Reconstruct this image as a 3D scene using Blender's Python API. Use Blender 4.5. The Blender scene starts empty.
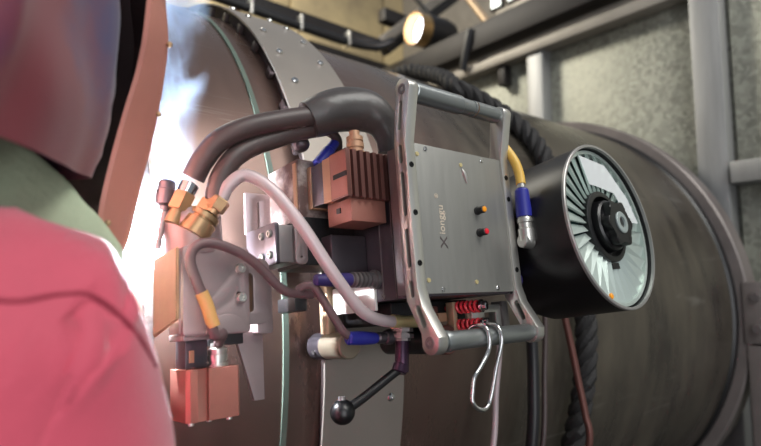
import bpy, bmesh, math, random
from mathutils import Vector, Matrix, noise
random.seed(3)
D = bpy.data
SC = bpy.context.scene
COL = SC.collection
PI = math.pi
R = math.radians
ZA = 1.30                      # height of the pipe axis above the floor (m)

# ------------------------------------------------------------------ camera
cd = D.cameras.new('camera')
cam = D.objects.new('camera', cd)
COL.objects.link(cam)
cd.sensor_width = 36.0
cd.lens = 537.07 / 761 * 36.0
cd.clip_start = 0.02
yaw, pit = 0.679, 0.096
fw = Vector((math.sin(yaw) * math.cos(pit), math.cos(yaw) * math.cos(pit), math.sin(pit)))
rt = Vector((math.cos(yaw), -math.sin(yaw), 0))
up = rt.cross(fw)
rot = Matrix((rt, up, -fw)).transposed().to_4x4()
cam.matrix_world = Matrix.Translation((0, -1.1172, ZA + 0.1062)) @ rot
cd.dof.use_dof = True
cd.dof.focus_distance = 0.53
cd.dof.aperture_fstop = 4.6
SC.camera = cam

# ------------------------------------------------------------------ light, exposure
SC.view_settings.view_transform = 'Standard'
SC.view_settings.look = 'None'
SC.view_settings.gamma = 1.0
SC.view_settings.use_curve_mapping = False
SC.view_settings.exposure = 0.0
SC.cycles.use_denoising = True
SC.cycles.volume_bounces = 1
SC.cycles.max_bounces = 8
w = D.worlds.new('shed_air')
SC.world = w
w.use_nodes = True
bg = w.node_tree.nodes['Background']
bg.inputs[0].default_value = (0.80, 0.86, 0.95, 1)
bg.inputs[1].default_value = 0.32


def area(name, loc, target, size, power, color):
    l = D.lights.new(name, 'AREA')
    l.shape = 'RECTANGLE'
    l.size, l.size_y = size
    l.energy = power
    l.color = color
    o = D.objects.new(name, l)
    COL.objects.link(o)
    o.location = loc
    o.rotation_euler = (Vector(target) - Vector(loc)).to_track_quat('-Z', 'Y').to_euler()
    return o


def point(name, loc, r, power, color):
    l = D.lights.new(name, 'POINT')
    l.shadow_soft_size = r
    l.energy = power
    l.color = color
    o = D.objects.new(name, l)
    COL.objects.link(o)
    o.location = loc
    return o


area('overhead_light', (0.9, -1.9, 3.6), (0.6, -0.6, 1.3), (2.4, 0.5), 38, (1.0, 0.97, 0.92))
area('overhead_light', (0.2, 1.5, 3.5), (1.5, 2.0, 2.4), (1.2, 0.4), 65, (1.0, 0.95, 0.82))  # unseen lamp aimed to brighten the tan back wall
area('overhead_light', (0.6, -2.6, 3.3), (1.8, -0.2, 2.1), (0.8, 0.8), 26, (0.98, 1.0, 0.95))  # unseen lamp added to brighten the galvanised wall
area('low_front_fill', (-0.7, -3.3, 1.35), (0.4, -0.6, 1.3), (1.3, 2.2), 34, (0.97, 0.98, 1.0))  # added fill from behind the camera, lifts the lower band and pipe
ARC = Vector((0.146, -0.607, ZA + 0.142))
point('arc_light', ARC, 0.006, 42.0, (0.86, 0.92, 1.0))

# ------------------------------------------------------------------ materials
def lin(c):
    return tuple((v / 12.92 if v <= 0.04045 else ((v + 0.055) / 1.055) ** 2.4) for v in c)


def mat(name, rgb, metal=0.0, rough=0.5, var=0.0, scale=8.0, stretch=(1, 1, 1), bump=0.0, bscale=60.0,
        rvar=0.0, second=None, coat=0.0, sheen=0.0, detail=6.0, thresh=None):
    m = D.materials.new(name)
    m.use_nodes = True
    nt = m.node_tree
    b = nt.nodes['Principled BSDF']
    c = lin([v / 255 for v in rgb])
    b.inputs['Base Color'].default_value = (*c, 1)
    b.inputs['Metallic'].default_value = metal
    b.inputs['Roughness'].default_value = rough
    b.inputs['Coat Weight'].default_value = coat
    b.inputs['Sheen Weight'].default_value = sheen
    N = nt.nodes.new
    L = nt.links.new
    if var or second or bump or rvar:
        tc = N('ShaderNodeTexCoord')
        mp = N('ShaderNodeMapping')
        mp.inputs['Scale'].default_value = stretch
        L(tc.outputs['Object'], mp.inputs[0])
        nz = N('ShaderNodeTexNoise')
        nz.inputs['Scale'].default_value = scale
        nz.inputs['Detail'].default_value = detail
        nz.inputs['Roughness'].default_value = 0.62
        L(mp.outputs[0], nz.inputs['Vector'])
        if var or second:
            rp = N('ShaderNodeValToRGB')
            lo, hi = thresh or (0.3, 0.7)
            rp.color_ramp.elements[0].position = lo
            rp.color_ramp.elements[1].position = hi
            if second:
                c2 = lin([v / 255 for v in second])
                rp.color_ramp.elements[0].color = (*c, 1)
                rp.color_ramp.elements[1].color = (*c2, 1)
            else:
                rp.color_ramp.elements[0].color = (*[v * (1 - var) for v in c], 1)
                rp.color_ramp.elements[1].color = (*[min(1, v * (1 + var)) for v in c], 1)
            L(nz.outputs['Fac'], rp.inputs[0])
            L(rp.outputs[0], b.inputs['Base Color'])
        if rvar:
            mr = N('ShaderNodeMapRange')
            mr.inputs['From Min'].default_value = 0.3
            mr.inputs['From Max'].default_value = 0.7
            mr.inputs['To Min'].default_value = max(0.03, rough - rvar)
            mr.inputs['To Max'].default_value = min(1, rough + rvar)
            L(nz.outputs['Fac'], mr.inputs[0])
            L(mr.outputs[0], b.inputs['Roughness'])
        if bump:
            n2 = N('ShaderNodeTexNoise')
            n2.inputs['Scale'].default_value = bscale
            n2.inputs['Detail'].default_value = 4
            L(mp.outputs[0], n2.inputs['Vector'])
            bp = N('ShaderNodeBump')
            bp.inputs['Strength'].default_value = bump
            bp.inputs['Distance'].default_value = 0.002
            L(n2.outputs['Fac'], bp.inputs['Height'])
            L(bp.outputs[0], b.inputs['Normal'])
    return m


def emis(name, rgb, strength):
    m = mat(name, rgb)
    b = m.node_tree.nodes['Principled BSDF']
    b.inputs['Emission Color'].default_value = (*lin([v / 255 for v in rgb]), 1)
    b.inputs['Emission Strength'].default_value = strength
    return m


M = {}
M['panel'] = mat('brushed_steel_panel', (146, 145, 140), 0.65, 0.45, var=0.05, scale=5, stretch=(40, 3, 3), rvar=0.05)
M['alu'] = mat('milled_aluminium', (196, 194, 188), 0.85, 0.34, var=0.06, scale=14)
M['alu_dark'] = mat('dull_aluminium', (128, 122, 122), 0.7, 0.42, var=0.1, scale=20)
M['bar'] = mat('turned_steel', (150, 154, 154), 0.85, 0.34, var=0.08, scale=30)
M['chrome'] = mat('bright_steel', (205, 205, 205), 1.0, 0.18)
M['black'] = mat('black_anodised', (26, 25, 27), 0.2, 0.42, var=0.2, scale=12)
M['side'] = mat('dark_grey_anodised', (84, 78, 84), 0.7, 0.36, var=0.15, scale=10)
M['screw'] = mat('black_oxide_screw', (12, 12, 13), 0.4, 0.35)
M['copper'] = mat('copper_coloured_anodised', (156, 104, 92), 0.5, 0.48, var=0.08, scale=25)
M['copper_dark'] = mat('red_brown_anodised', (104, 68, 62), 0.5, 0.45, var=0.1, scale=20)
M['tan'] = mat('tan_anodised', (176, 136, 108), 0.4, 0.45)
M['brass'] = mat('brass', (180, 148, 112), 0.8, 0.36, var=0.08, scale=40)
M['plate'] = mat('warm_grey_plate', (150, 134, 134), 0.6, 0.42, var=0.08, scale=12, rvar=0.06)
M['tanplate'] = mat('bead_blasted_plate', (188, 164, 136), 0.5, 0.5, var=0.07, scale=60)
M['rusty'] = mat('scuffed_gearbox_paint', (98, 78, 74), 0.4, 0.45, second=(190, 176, 170), scale=45, thresh=(0.45, 0.75))
M['rubber'] = mat('black_rubber_hose', (66, 54, 53), 0.0, 0.45, var=0.15, scale=30)
M['greyhose'] = mat('silver_grey_hose', (188, 172, 174), 0.15, 0.38, var=0.06, scale=20)
M['cable'] = mat('dark_grey_cable', (96, 76, 78), 0.0, 0.42)
M['leather'] = mat('black_shiny_sleeve', (64, 60, 59), 0.0, 0.36, var=0.25, scale=18, bump=0.8, bscale=34)
M['blue'] = mat('blue_boot', (38, 42, 136), 0.0, 0.42)
M['spindle'] = mat('dark_plum_steel', (62, 42, 62), 0.6, 0.3)
M['violet'] = mat('dark_violet_boot', (52, 44, 100), 0.0, 0.45)
M['yellow'] = mat('yellow_cable', (206, 166, 76), 0.0, 0.45)
M['yellow_label'] = mat('yellow_cable_label', (196, 152, 92), 0.0, 0.5)
M['redspring'] = mat('red_spring', (204, 54, 64), 0.1, 0.35)
M['orange'] = mat('orange_button', (236, 150, 30), 0.0, 0.3)
M['redbtn'] = mat('red_button', (214, 30, 48), 0.0, 0.3)
M['engrave'] = mat('engraved_lettering', (202, 188, 170), 0.3, 0.55)
M['text_dark'] = mat('dark_print', (70, 60, 60), 0.0, 0.6)
M['bright'] = mat('bright_plate', (226, 224, 218), 0.15, 0.35)
M['barrel'] = mat('roller_steel', (150, 138, 120), 0.6, 0.38, var=0.1, scale=20)
M['gold'] = mat('gold_sleeve', (206, 190, 140), 0.5, 0.3)
M['casing'] = mat('black_spool_casing', (11, 10, 13), 0.0, 0.38, var=0.2, scale=9)
M['rim'] = mat('grey_spool_rim', (150, 148, 146), 0.5, 0.3)
M['vane'] = mat('silver_spool_vane', (184, 196, 190), 0.45, 0.3)
M['teal'] = mat('dark_teal_disc', (44, 78, 76), 0.3, 0.35)
M['hub'] = mat('black_plastic_hub', (14, 14, 16), 0.0, 0.35)
M['washer'] = mat('grey_washer', (160, 170, 168), 0.4, 0.35)
M['pipe'] = None
M['green'] = mat('pale_green_strip', (84, 98, 88), 0.0, 0.65, var=0.12, scale=25)
M['weld'] = mat('weld_bead', (100, 92, 90), 0.8, 0.4, var=0.3, scale=150, bump=0.6, bscale=220)
M['band'] = mat('guide_band_steel', (146, 138, 130), 0.45, 0.42, var=0.06, scale=7, rvar=0.05)
M['banddark'] = mat('band_block_dark', (60, 50, 50), 0.4, 0.5)
M['rope'] = mat('black_rope', (26, 24, 25), 0.0, 0.7, var=0.3, scale=120, bump=0.6, bscale=300)
M['flange'] = mat('grey_flange_paint', (122, 114, 112), 0.35, 0.45, var=0.15, scale=14, bump=0.2)
M['post'] = mat('steel_post', (150, 150, 150), 0.5, 0.45, var=0.12, scale=4, stretch=(10, 10, 1))
M['darksteel'] = mat('dark_steel_rail', (36, 32, 32), 0.3, 0.5, var=0.25, scale=9)
M['greysteel'] = mat('grey_steel_rail', (140, 134, 126), 0.4, 0.5, var=0.15, scale=9)
M['blackrubber'] = mat('black_conduit', (24, 24, 27), 0.0, 0.42)
M['tan_wall'] = mat('tan_sheet', (196, 176, 134), 0.0, 0.7, second=(120, 108, 90), scale=1.4, thresh=(0.35, 0.7))
M['floor'] = mat('concrete', (58, 55, 52), 0.0, 0.8, var=0.2, scale=5, bump=0.3)
M['lamp'] = emis('lamp_face', (236, 242, 255), 5.0)
M['bronze'] = mat('bronze_reflector', (196, 160, 110), 0.9, 0.22)
M['window'] = emis('bright_opening', (240, 244, 236), 2.2)
M['arcglow'] = emis('welding_arc', (232, 240, 255), 260.0)
M['red_suit'] = mat('red_work_suit', (188, 68, 90), 0.0, 0.72, var=0.12, scale=10, sheen=0.35, bump=0.25, bscale=420)
M['seam'] = mat('suit_stitching', (140, 40, 60), 0.0, 0.8)
M['collar'] = mat('green_grey_collar', (168, 180, 152), 0.0, 0.8, var=0.12, scale=30, bump=0.3, bscale=300)
M['hood'] = mat('dark_leather_hood', (116, 44, 54), 0.0, 0.55, second=(58, 50, 92), scale=5, thresh=(0.42, 0.58), sheen=0.2)
M['mask'] = mat('brown_mask_shell', (192, 128, 114), 0.0, 0.45, var=0.08, scale=16)
M['mask_in'] = mat('dark_mask', (40, 26, 28), 0.0, 0.6)
M['skin'] = mat('skin', (190, 140, 118), 0.0, 0.5)
M['glove'] = mat('leather_glove', (150, 110, 78), 0.0, 0.75, var=0.15, scale=30)
M['trouser'] = mat('red_work_trousers', (150, 44, 60), 0.0, 0.75, var=0.1, scale=14)
M['boot'] = mat('black_boot', (30, 28, 28), 0.0, 0.5)


def pipe_material():
    m = D.materials.new('mill_scale_pipe')
    m.use_nodes = True
    nt = m.node_tree
    N, L = nt.nodes.new, nt.links.new
    b = nt.nodes['Principled BSDF']
    tc = N('ShaderNodeTexCoord')
    mp = N('ShaderNodeMapping')
    L(tc.outputs['Object'], mp.inputs[0])
    mp.inputs['Scale'].default_value = (3.2, 0.9, 0.9)  # steel tones stretched into colour streaks that imitate reflections around the pipe
    big = N('ShaderNodeTexNoise')
    big.inputs['Scale'].default_value = 3.2
    big.inputs['Detail'].default_value = 8
    big.inputs['Roughness'].default_value = 0.66
    L(mp.outputs[0], big.inputs['Vector'])
    r1 = N('ShaderNodeValToRGB')
    r1.color_ramp.elements[0].position = 0.34
    r1.color_ramp.elements[0].color = (*lin((0.27, 0.25, 0.235)), 1)
    r1.color_ramp.elements[1].position = 0.68
    r1.color_ramp.elements[1].color = (*lin((0.45, 0.42, 0.375)), 1)
    L(big.outputs['Fac'], r1.inputs[0])
    # brown heat tint toward the weld (low x)
    sx = N('ShaderNodeSeparateXYZ')
    L(tc.outputs['Object'], sx.inputs[0])
    mr = N('ShaderNodeMapRange')
    mr.inputs['From Min'].default_value = 0.30
    mr.inputs['From Max'].default_value = 0.10
    L(sx.outputs['X'], mr.inputs[0])
    mx = N('ShaderNodeMix')
    mx.data_type = 'RGBA'
    L(mr.outputs[0], mx.inputs[0])
    L(r1.outputs[0], mx.inputs[6])
    mx.inputs[7].default_value = (*lin((0.42, 0.34, 0.31)), 1)
    # fine scratches running around and across
    mp2 = N('ShaderNodeMapping')
    mp2.inputs['Scale'].default_value = (1.2, 45, 1.2)
    mp2.inputs['Rotation'].default_value = (0.2, 0.5, 0.3)
    L(tc.outputs['Object'], mp2.inputs[0])
    sc_ = N('ShaderNodeTexNoise')
    sc_.inputs['Scale'].default_value = 5
    sc_.inputs['Detail'].default_value = 3
    L(mp2.outputs[0], sc_.inputs['Vector'])
    r2 = N('ShaderNodeValToRGB')
    r2.color_ramp.elements[0].position = 0.64
    r2.color_ramp.elements[0].color = (0, 0, 0, 1)
    r2.color_ramp.elements[1].position = 0.74
    r2.color_ramp.elements[1].color = (0.35, 0.35, 0.35, 1)
    L(sc_.outputs['Fac'], r2.inputs[0])
    mx2 = N('ShaderNodeMix')
    mx2.data_type = 'RGBA'
    L(r2.outputs[0], mx2.inputs[0])
    L(mx.outputs[2], mx2.inputs[6])
    mx2.inputs[7].default_value = (0.36, 0.34, 0.31, 1)
    L(mx2.outputs[2], b.inputs['Base Color'])
    b.inputs['Metallic'].default_value = 0.65
    mr2 = N('ShaderNodeMapRange')
    mr2.inputs['From Min'].default_value = 0.3
    mr2.inputs['From Max'].default_value = 0.7
    mr2.inputs['To Min'].default_value = 0.2
    mr2.inputs['To Max'].default_value = 0.42
    L(big.outputs['Fac'], mr2.inputs[0])
    L(mr2.outputs[0], b.inputs['Roughness'])
    bp = N('ShaderNodeBump')
    bp.inputs['Strength'].default_value = 0.25
    bp.inputs['Distance'].default_value = 0.006
    bn = N('ShaderNodeTexNoise')
    bn.inputs['Scale'].default_value = 9
    bn.inputs['Detail'].default_value = 2
    L(tc.outputs['Object'], bn.inputs['Vector'])
    L(bn.outputs['Fac'], bp.inputs['Height'])
    L(bp.outputs[0], b.inputs['Normal'])
    return m


def galv_material():
    m = D.materials.new('galvanised_sheet')
    m.use_nodes = True
    nt = m.node_tree
    N, L = nt.nodes.new, nt.links.new
    b = nt.nodes['Principled BSDF']
    tc = N('ShaderNodeTexCoord')
    v = N('ShaderNodeTexVoronoi')
    v.inputs['Scale'].default_value = 75
    nz = N('ShaderNodeTexNoise')
    nz.inputs['Scale'].default_value = 30
    nz.inputs['Detail'].default_value = 5
    L(tc.outputs['Object'], nz.inputs['Vector'])
    add = N('ShaderNodeVectorMath')
    add.operation = 'MULTIPLY_ADD'
    add.inputs[1].default_value = (0.03, 0.03, 0.03)
    L(nz.outputs['Color'], add.inputs[0])
    L(tc.outputs['Object'], add.inputs[2])
    L(add.outputs[0], v.inputs['Vector'])
    bw = N('ShaderNodeSeparateColor')
    L(v.outputs['Color'], bw.inputs[0])
    mxv = N('ShaderNodeMix')
    mxv.inputs[0].default_value = 0.45
    L(bw.outputs[0], mxv.inputs[2])
    L(nz.outputs['Fac'], mxv.inputs[3])
    rp = N('ShaderNodeValToRGB')
    rp.color_ramp.elements[0].position = 0.15
    rp.color_ramp.elements[0].color = (*lin((0.52, 0.52, 0.48)), 1)
    rp.color_ramp.elements[1].position = 0.85
    rp.color_ramp.elements[1].color = (*lin((0.70, 0.70, 0.65)), 1)
    L(mxv.outputs[0], rp.inputs[0])
    L(rp.outputs[0], b.inputs['Base Color'])
    b.inputs['Metallic'].default_value = 0.55
    mr = N('ShaderNodeMapRange')
    mr.inputs['To Min'].default_value = 0.46
    mr.inputs['To Max'].default_value = 0.62
    L(mxv.outputs[0], mr.inputs[0])
    L(mr.outputs[0], b.inputs['Roughness'])
    return m


M['pipe'] = pipe_material()
M['galv'] = galv_material()


def film_material():
    m = D.materials.new('clear_plastic_film')
    m.use_nodes = True
    nt = m.node_tree
    N, L = nt.nodes.new, nt.links.new
    out = nt.nodes['Material Output']
    b = nt.nodes['Principled BSDF']
    b.inputs['Base Color'].default_value = (0.85, 0.87, 0.88, 1)
    b.inputs['Roughness'].default_value = 0.25
    t = N('ShaderNodeBsdfTransparent')
    mx = N('ShaderNodeMixShader')
    mx.inputs[0].default_value = 0.5
    L(t.outputs[0], mx.inputs[1])
    L(b.outputs[0], mx.inputs[2])
    L(mx.outputs[0], out.inputs[0])
    return m


M['film'] = film_material()

# ------------------------------------------------------------------ mesh builder
TH = R(6.5)
MF = Matrix(((1, 0, 0, 0),
             (0, math.sin(TH), -math.cos(TH), 0),
             (0, math.cos(TH), math.sin(TH), ZA),
             (0, 0, 0, 1)))       # machine frame: x along the pipe, u up around it, h outward from its axis
WF = Matrix.Identity(4)


def frame_of(p, d):
    d = Vector(d).normalized()
    a = Vector((0, 0, 1)) if abs(d.z) < 0.9 else Vector((1, 0, 0))
    e1 = a.cross(d).normalized()
    e2 = d.cross(e1)
    return Vector(p), e1, e2, d


def spline(pts, n):
    P = [Vector(p) for p in pts]
    Q = [P[0] * 2 - P[1]] + P + [P[-1] * 2 - P[-2]]
    out = []
    for i in range(1, len(Q) - 2):
        for k in range(n):
            t = k / n
            a, b, c, d = Q[i - 1], Q[i], Q[i + 1], Q[i + 2]
            out.append(0.5 * ((2 * b) + (c - a) * t + (2 * a - 5 * b + 4 * c - d) * t * t + (3 * b - a - 3 * c + d) * t ** 3))
    out.append(P[-1])
    return out


class MB:
    """collects shapes (in millimetres or metres) and links them as one mesh object"""

    def __init__(s):
        s.bm = bmesh.new()

    def box(s, x, y, z, bev=0.0, mtx=None):
        r = bmesh.ops.create_cube(s.bm, size=1)
        vs = r['verts']
        for v in vs:
            v.co = Vector((x[0] + (v.co.x + .5) * (x[1] - x[0]), y[0] + (v.co.y + .5) * (y[1] - y[0]), z[0] + (v.co.z + .5) * (z[1] - z[0])))
        if mtx:
            for v in vs:
                v.co = mtx @ v.co
        if bev:
            es = list({e for v in vs for e in v.link_edges})
            bmesh.ops.bevel(s.bm, geom=es, offset=bev, segments=2, profile=0.6, affect='EDGES')
        return s

    def rings(s, rings, closed_ends=True, loop=False):
        R_ = [[s.bm.verts.new(p) for p in r] for r in rings]
        n = len(R_[0])
        pairs = list(zip(R_, R_[1:]))
        if loop:
            pairs.append((R_[-1], R_[0]))
        for a, b in pairs:
            for i in range(n):
                j = (i + 1) % n
                s.bm.faces.new((a[i], a[j], b[j], b[i]))
        if closed_ends and not loop:
            s.bm.faces.new(list(reversed(R_[0])))
            s.bm.faces.new(R_[-1])
        return s

    def lathe(s, p, d, prof, seg=24, loop=False, rot=0.0):
        o, e1, e2, dd = frame_of(p, d)
        rr = []
        for t, r in prof:
            r = max(r, 1e-4)
            rr.append([o + dd * t + e1 * (r * math.cos(2 * PI * k / seg + rot)) + e2 * (r * math.sin(2 * PI * k / seg + rot)) for k in range(seg)])
        return s.rings(rr, not loop, loop)

    def cyl(s, p0, p1, r0, r1=None, seg=20, c=0.0):
        p0, p1 = Vector(p0), Vector(p1)
        r1 = r0 if r1 is None else r1
        L = (p1 - p0).length
        if c:
            return s.lathe(p0, p1 - p0, [(0, r0 - c), (c, r0), (L - c, r1), (L, r1 - c)], seg)
        return s.lathe(p0, p1 - p0, [(0, r0), (L, r1)], seg)

    def tube(s, pts, r, n=6, seg=18, raw=False):
        P = [Vector(p) for p in pts] if raw else spline(pts, n)
        rad = (lambda t: r) if not callable(r) else r
        t0 = (P[1] - P[0]).normalized()
        _, e1, e2, _ = frame_of(P[0], t0)
        rr = []
        for i, p in enumerate(P):
            a = P[max(i - 1, 0)]
            b = P[min(i + 1, len(P) - 1)]
            t = (b - a).normalized()
            e1 = (e1 - t * e1.dot(t)).normalized()
            e2 = t.cross(e1)
            q = rad(i / (len(P) - 1))
            rr.append([p + e1 * (q * math.cos(2 * PI * k / seg)) + e2 * (q * math.sin(2 * PI * k / seg)) for k in range(seg)])
        return s.rings(rr)

    def prism(s, out, f, t0, t1, bev=0.0):
        a = [s.bm.verts.new(f(p[0], p[1], t0)) for p in out]
        b = [s.bm.verts.new(f(p[0], p[1], t1)) for p in out]
        n = len(out)
        fs = [s.bm.faces.new(list(reversed(a))), s.bm.faces.new(b)]
        for i in range(n):
            j = (i + 1) % n
            fs.append(s.bm.faces.new((a[i], a[j], b[j], b[i])))
        if bev:
            es = list({e for q in fs[:2] for e in q.edges})
            bmesh.ops.bevel(s.bm, geom=es, offset=bev, segments=2, profile=0.6, affect='EDGES')
        return s

    def plate(s, out, holes, f, t0, t1, bev=0.0):
        """a plate with through holes: 2D curve with inner splines, filled and extruded"""
        cu = D.curves.new('tmp', 'CURVE')
        cu.dimensions = '2D'
        cu.fill_mode = 'BOTH'
        for k, loop in enumerate([out] + holes):
            sp = cu.splines.new('POLY')
            sp.points.add(len(loop) - 1)
            for q, p in zip(sp.points, loop):
                q.co = (p[0], p[1], 0, 1)
            sp.use_cyclic_u = True
        th = (t1 - t0) / 2
        cu.extrude = th - bev
        cu.bevel_depth = bev
        cu.bevel_resolution = 1
        o = D.objects.new('tmp', cu)
        me = bpy.data.meshes.new_from_object(o)
        for v in me.vertices:
            v.co = f(v.co.x, v.co.y, t0 + th + v.co.z)
        s.bm.from_mesh(me)
        D.objects.remove(o)
        D.curves.remove(cu)
        D.meshes.remove(me)
        return s

    def ball(s, c, r, seg=16, sc=(1, 1, 1)):
        r_ = bmesh.ops.create_uvsphere(s.bm, u_segments=seg, v_segments=seg // 2 + 2, radius=r)
        for v in r_['verts']:
            v.co = Vector((v.co.x * sc[0], v.co.y * sc[1], v.co.z * sc[2])) + Vector(c)
        return s

    def build(s, name, m, parent=None, base=(0, 0, 0), scale=1.0, smooth=28, world=None, nocalc=False):
        bm = s.bm
        bv = Vector(base)
        for v in bm.verts:
            v.co = v.co * scale - bv
        if not nocalc:
            bmesh.ops.remove_doubles(bm, verts=bm.verts, dist=1e-6)
            bmesh.ops.recalc_face_normals(bm, faces=bm.faces)
        if smooth:
            for f_ in bm.faces:
                f_.smooth = True
            lim = R(smooth)
            for e in bm.edges:
                if len(e.link_faces) == 2 and e.calc_face_angle(0) > lim:
                    e.smooth = False
        me = D.meshes.new(name)
        bm.to_mesh(me)
        bm.free()
        me.materials.append(m)
        o = D.objects.new(name, me)
        COL.objects.link(o)
        if parent:
            o.parent = parent
        if world is not None:
            o.matrix_world = world
        return o


def slot(cx, cy, w, h, n=6):
    """rounded slot outline, long in y"""
    r = w / 2
    o = []
    for k in range(n + 1):
        a = PI * k / n
        o.append((cx + r * math.cos(a), cy + h / 2 - r + r * math.sin(a)))
    for k in range(n + 1):
        a = PI + PI * k / n
        o.append((cx + r * math.cos(a), cy - h / 2 + r + r * math.sin(a)))
    return o


def circle(cx, cy, r, n=16):
    return [(cx + r * math.cos(2 * PI * k / n), cy + r * math.sin(2 * PI * k / n)) for k in range(n)]


def rrect(x0, x1, y0, y1, r, n=4):
    o = []
    for cx, cy, a0 in ((x1 - r, y1 - r, 0), (x0 + r, y1 - r, 90), (x0 + r, y0 + r, 180), (x1 - r, y0 + r, 270)):
        for k in range(n + 1):
            a = R(a0 + 90 * k / n)
            o.append((cx + r * math.cos(a), cy + r * math.sin(a)))
    return o


def tag(o, label, cat, group=None):
    o['label'] = label
    o['category'] = cat
    if group:
        o['group'] = group
    return o


class Thing:
    """an Empty at the thing's base in the machine frame (mm) or the world (m); parts keep true coordinates"""

    def __init__(s, name, base, label, cat, frame=MF, scale=0.001, group=None):
        s.o = D.objects.new(name, None)
        COL.objects.link(s.o)
        s.o.empty_display_size = 0.03
        s.base = Vector(base) * scale
        s.scale = scale
        s.o.matrix_world = frame @ Matrix.Translation(s.base)
        tag(s.o, label, cat, group)

    def part(s, mb, name, m, parent=None, label=None, smooth=28):
        o = mb.build(name, m, parent or s.o, s.base, s.scale, smooth)
        if label:
            o['label'] = label
        return o

    def copies(s, mb, name, m, spots, parent=None, label=None):
        """alike pieces: one mesh built about the origin (mm), placed at spots [(loc, rotation matrix or None)]"""
        first = None
        for loc, rm in spots:
            if first is None:
                first = mb.build(name, m, parent or s.o, (0, 0, 0), s.scale)
                o = first
            else:
                o = first.copy()
                COL.objects.link(o)
            T = Matrix.Translation(Vector(loc) * s.scale - s.base)
            o.matrix_basis = T @ (rm.to_4x4() if rm else Matrix.Identity(4))
            if label:
                o['label'] = label


def single(mb, name, m, base, label, cat, frame=MF, scale=0.001, group=None, smooth=28):
    b = Vector(base) * scale
    o = mb.build(name, m, None, b, scale, smooth, frame @ Matrix.Translation(b))
    return tag(o, label, cat, group)


XY = lambda a, b, t: Vector((a, b, t))       # outline in x,u  thickness along h
UH_X = lambda a, b, t: Vector((t, a, b))     # outline in u,h  thickness along x
XH_U = lambda a, b, t: Vector((a, t, b))     # outline in x,h  thickness along u


def head_screw(r=2.6, h=2.0, hexr=1.3):
    """socket-head screw about the origin, head toward +z"""
    m = MB()
    m.lathe((0, 0, 0), (0, 0, 1), [(0, r), (h - .4, r), (h, r - .4), (h, hexr), (h - 1.2, hexr * 0.95), (h - 1.2, 0.01)], 12)
    return m


TO_X = Matrix(((0, 0, 1), (1, 0, 0), (0, 1, 0)))        # local z -> x
TO_NX = Matrix(((0, 0, -1), (-1, 0, 0), (0, 1, 0)))     # local z -> -x

# ------------------------------------------------------------------ setting
def struct(mb, name, m, base=(0, 0, 0), parent=None):
    o = mb.build(name, m, parent, base)
    if parent is None:
        o.location = base
        o['kind'] = 'structure'
    return o


struct(MB().box((-3.5, 4.5), (-3.5, 3.2), (-0.05, 0)), 'floor', M['floor'])
wb = struct(MB().box((-3.5, 4.5), (2.2, 2.26), (0, 3.9)), 'wall_back', M['tan_wall'], (0.5, 2.23, 0))
for k in range(9):
    x0 = -3.4 + k * 0.87
    p = MB().box((x0 + .012, x0 + .858), (2.175, 2.2), (0.02, 3.85), 0.004)
    p.build('panel', M['tan_wall'], wb, (0.5, 2.23, 0))

struct(MB().box((1.95, 4.5), (2.12, 2.17), (0, ZA + 1.80), .004), 'added_wainscot_back', M['darksteel'])  # dark wainscot board, added so the lower back wall reads dark

# frame wall beyond the pipe end: galvanised sheets between steel posts
XW = 1.72
wr = struct(MB().box((XW + .07, XW + .09), (-2.6, 1.02), (0, ZA + 0.99)), 'wall_right', M['galv'], (XW + .08, -0.6, 0))
for (y0, y1, z0, z1) in ((-0.475, 0.035, 0, ZA + .955), (-2.55, -0.575, ZA + 0.425, ZA + .955), (-2.55, -0.575, 0, ZA + .36), (0.105, 0.98, 0, ZA + .965)):
    MB().box((XW + .055, XW + .07), (y0, y1), (z0, z1), 0.003).build('panel', M['galv'], wr, (XW + .08, -0.6, 0))
struct(MB().box((XW, XW + .06), (-0.565, -0.485), (0, ZA + 1.35), .004), 'trim_1', M['post'])
struct(MB().box((XW, XW + .06), (0.035, 0.105), (0, ZA + 0.985), .004), 'trim_2', M['post'])
struct(MB().box((XW - .02, XW + .055), (-2.55, -0.575), (ZA + 0.362, ZA + 0.423), .004), 'trim_3', M['post'])
struct(MB().box((XW - .015, XW + .05), (-0.478, 1.02), (ZA + 0.962, ZA + 1.0), .004).box((XW + .02, XW + .05), (-0.478, 1.02), (ZA + 1.0, ZA + 1.04), .003), 'trim_4', M['greysteel'])
struct(MB().box((XW - .03, XW + .06), (-0.475, 1.1), (ZA + 1.055, ZA + 1.165), .006), 'trim_5', M['darksteel'])
struct(MB().box((XW, XW + .06), (-0.47, 0.25), (ZA + 1.17, ZA + 1.2), .004), 'trim_6', M['greysteel'])

# far end of the shed above the frame wall, with bright openings under the roof
we = struct(MB().box((2.9, 2.96), (-2.6, 2.17), (0, 3.9)), 'wall_end', M['greysteel'], (2.93, -0.2, 0))
for k, (y, z) in enumerate(((1.16, 2.00), (1.02, 2.00), (0.91, 1.985), (0.79, 1.95))):
    fr = struct(MB().box((2.872, 2.9), (y - .05, y + .05), (ZA + z - .055, ZA + z + .055), .004), 'window_%d' % (k + 1), M['darksteel'], (2.88, y, ZA + z))
    MB().box((2.864, 2.872), (y - .037, y + .037), (ZA + z - .04, ZA + z + .04)).build('pane', M['window'], fr, (2.88, y, ZA + z))
struct(MB().box((1.74, 2.86), (1.0, 1.06), (ZA + 1.46, ZA + 1.53), .005), 'trim_7', M['darksteel'])

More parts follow.
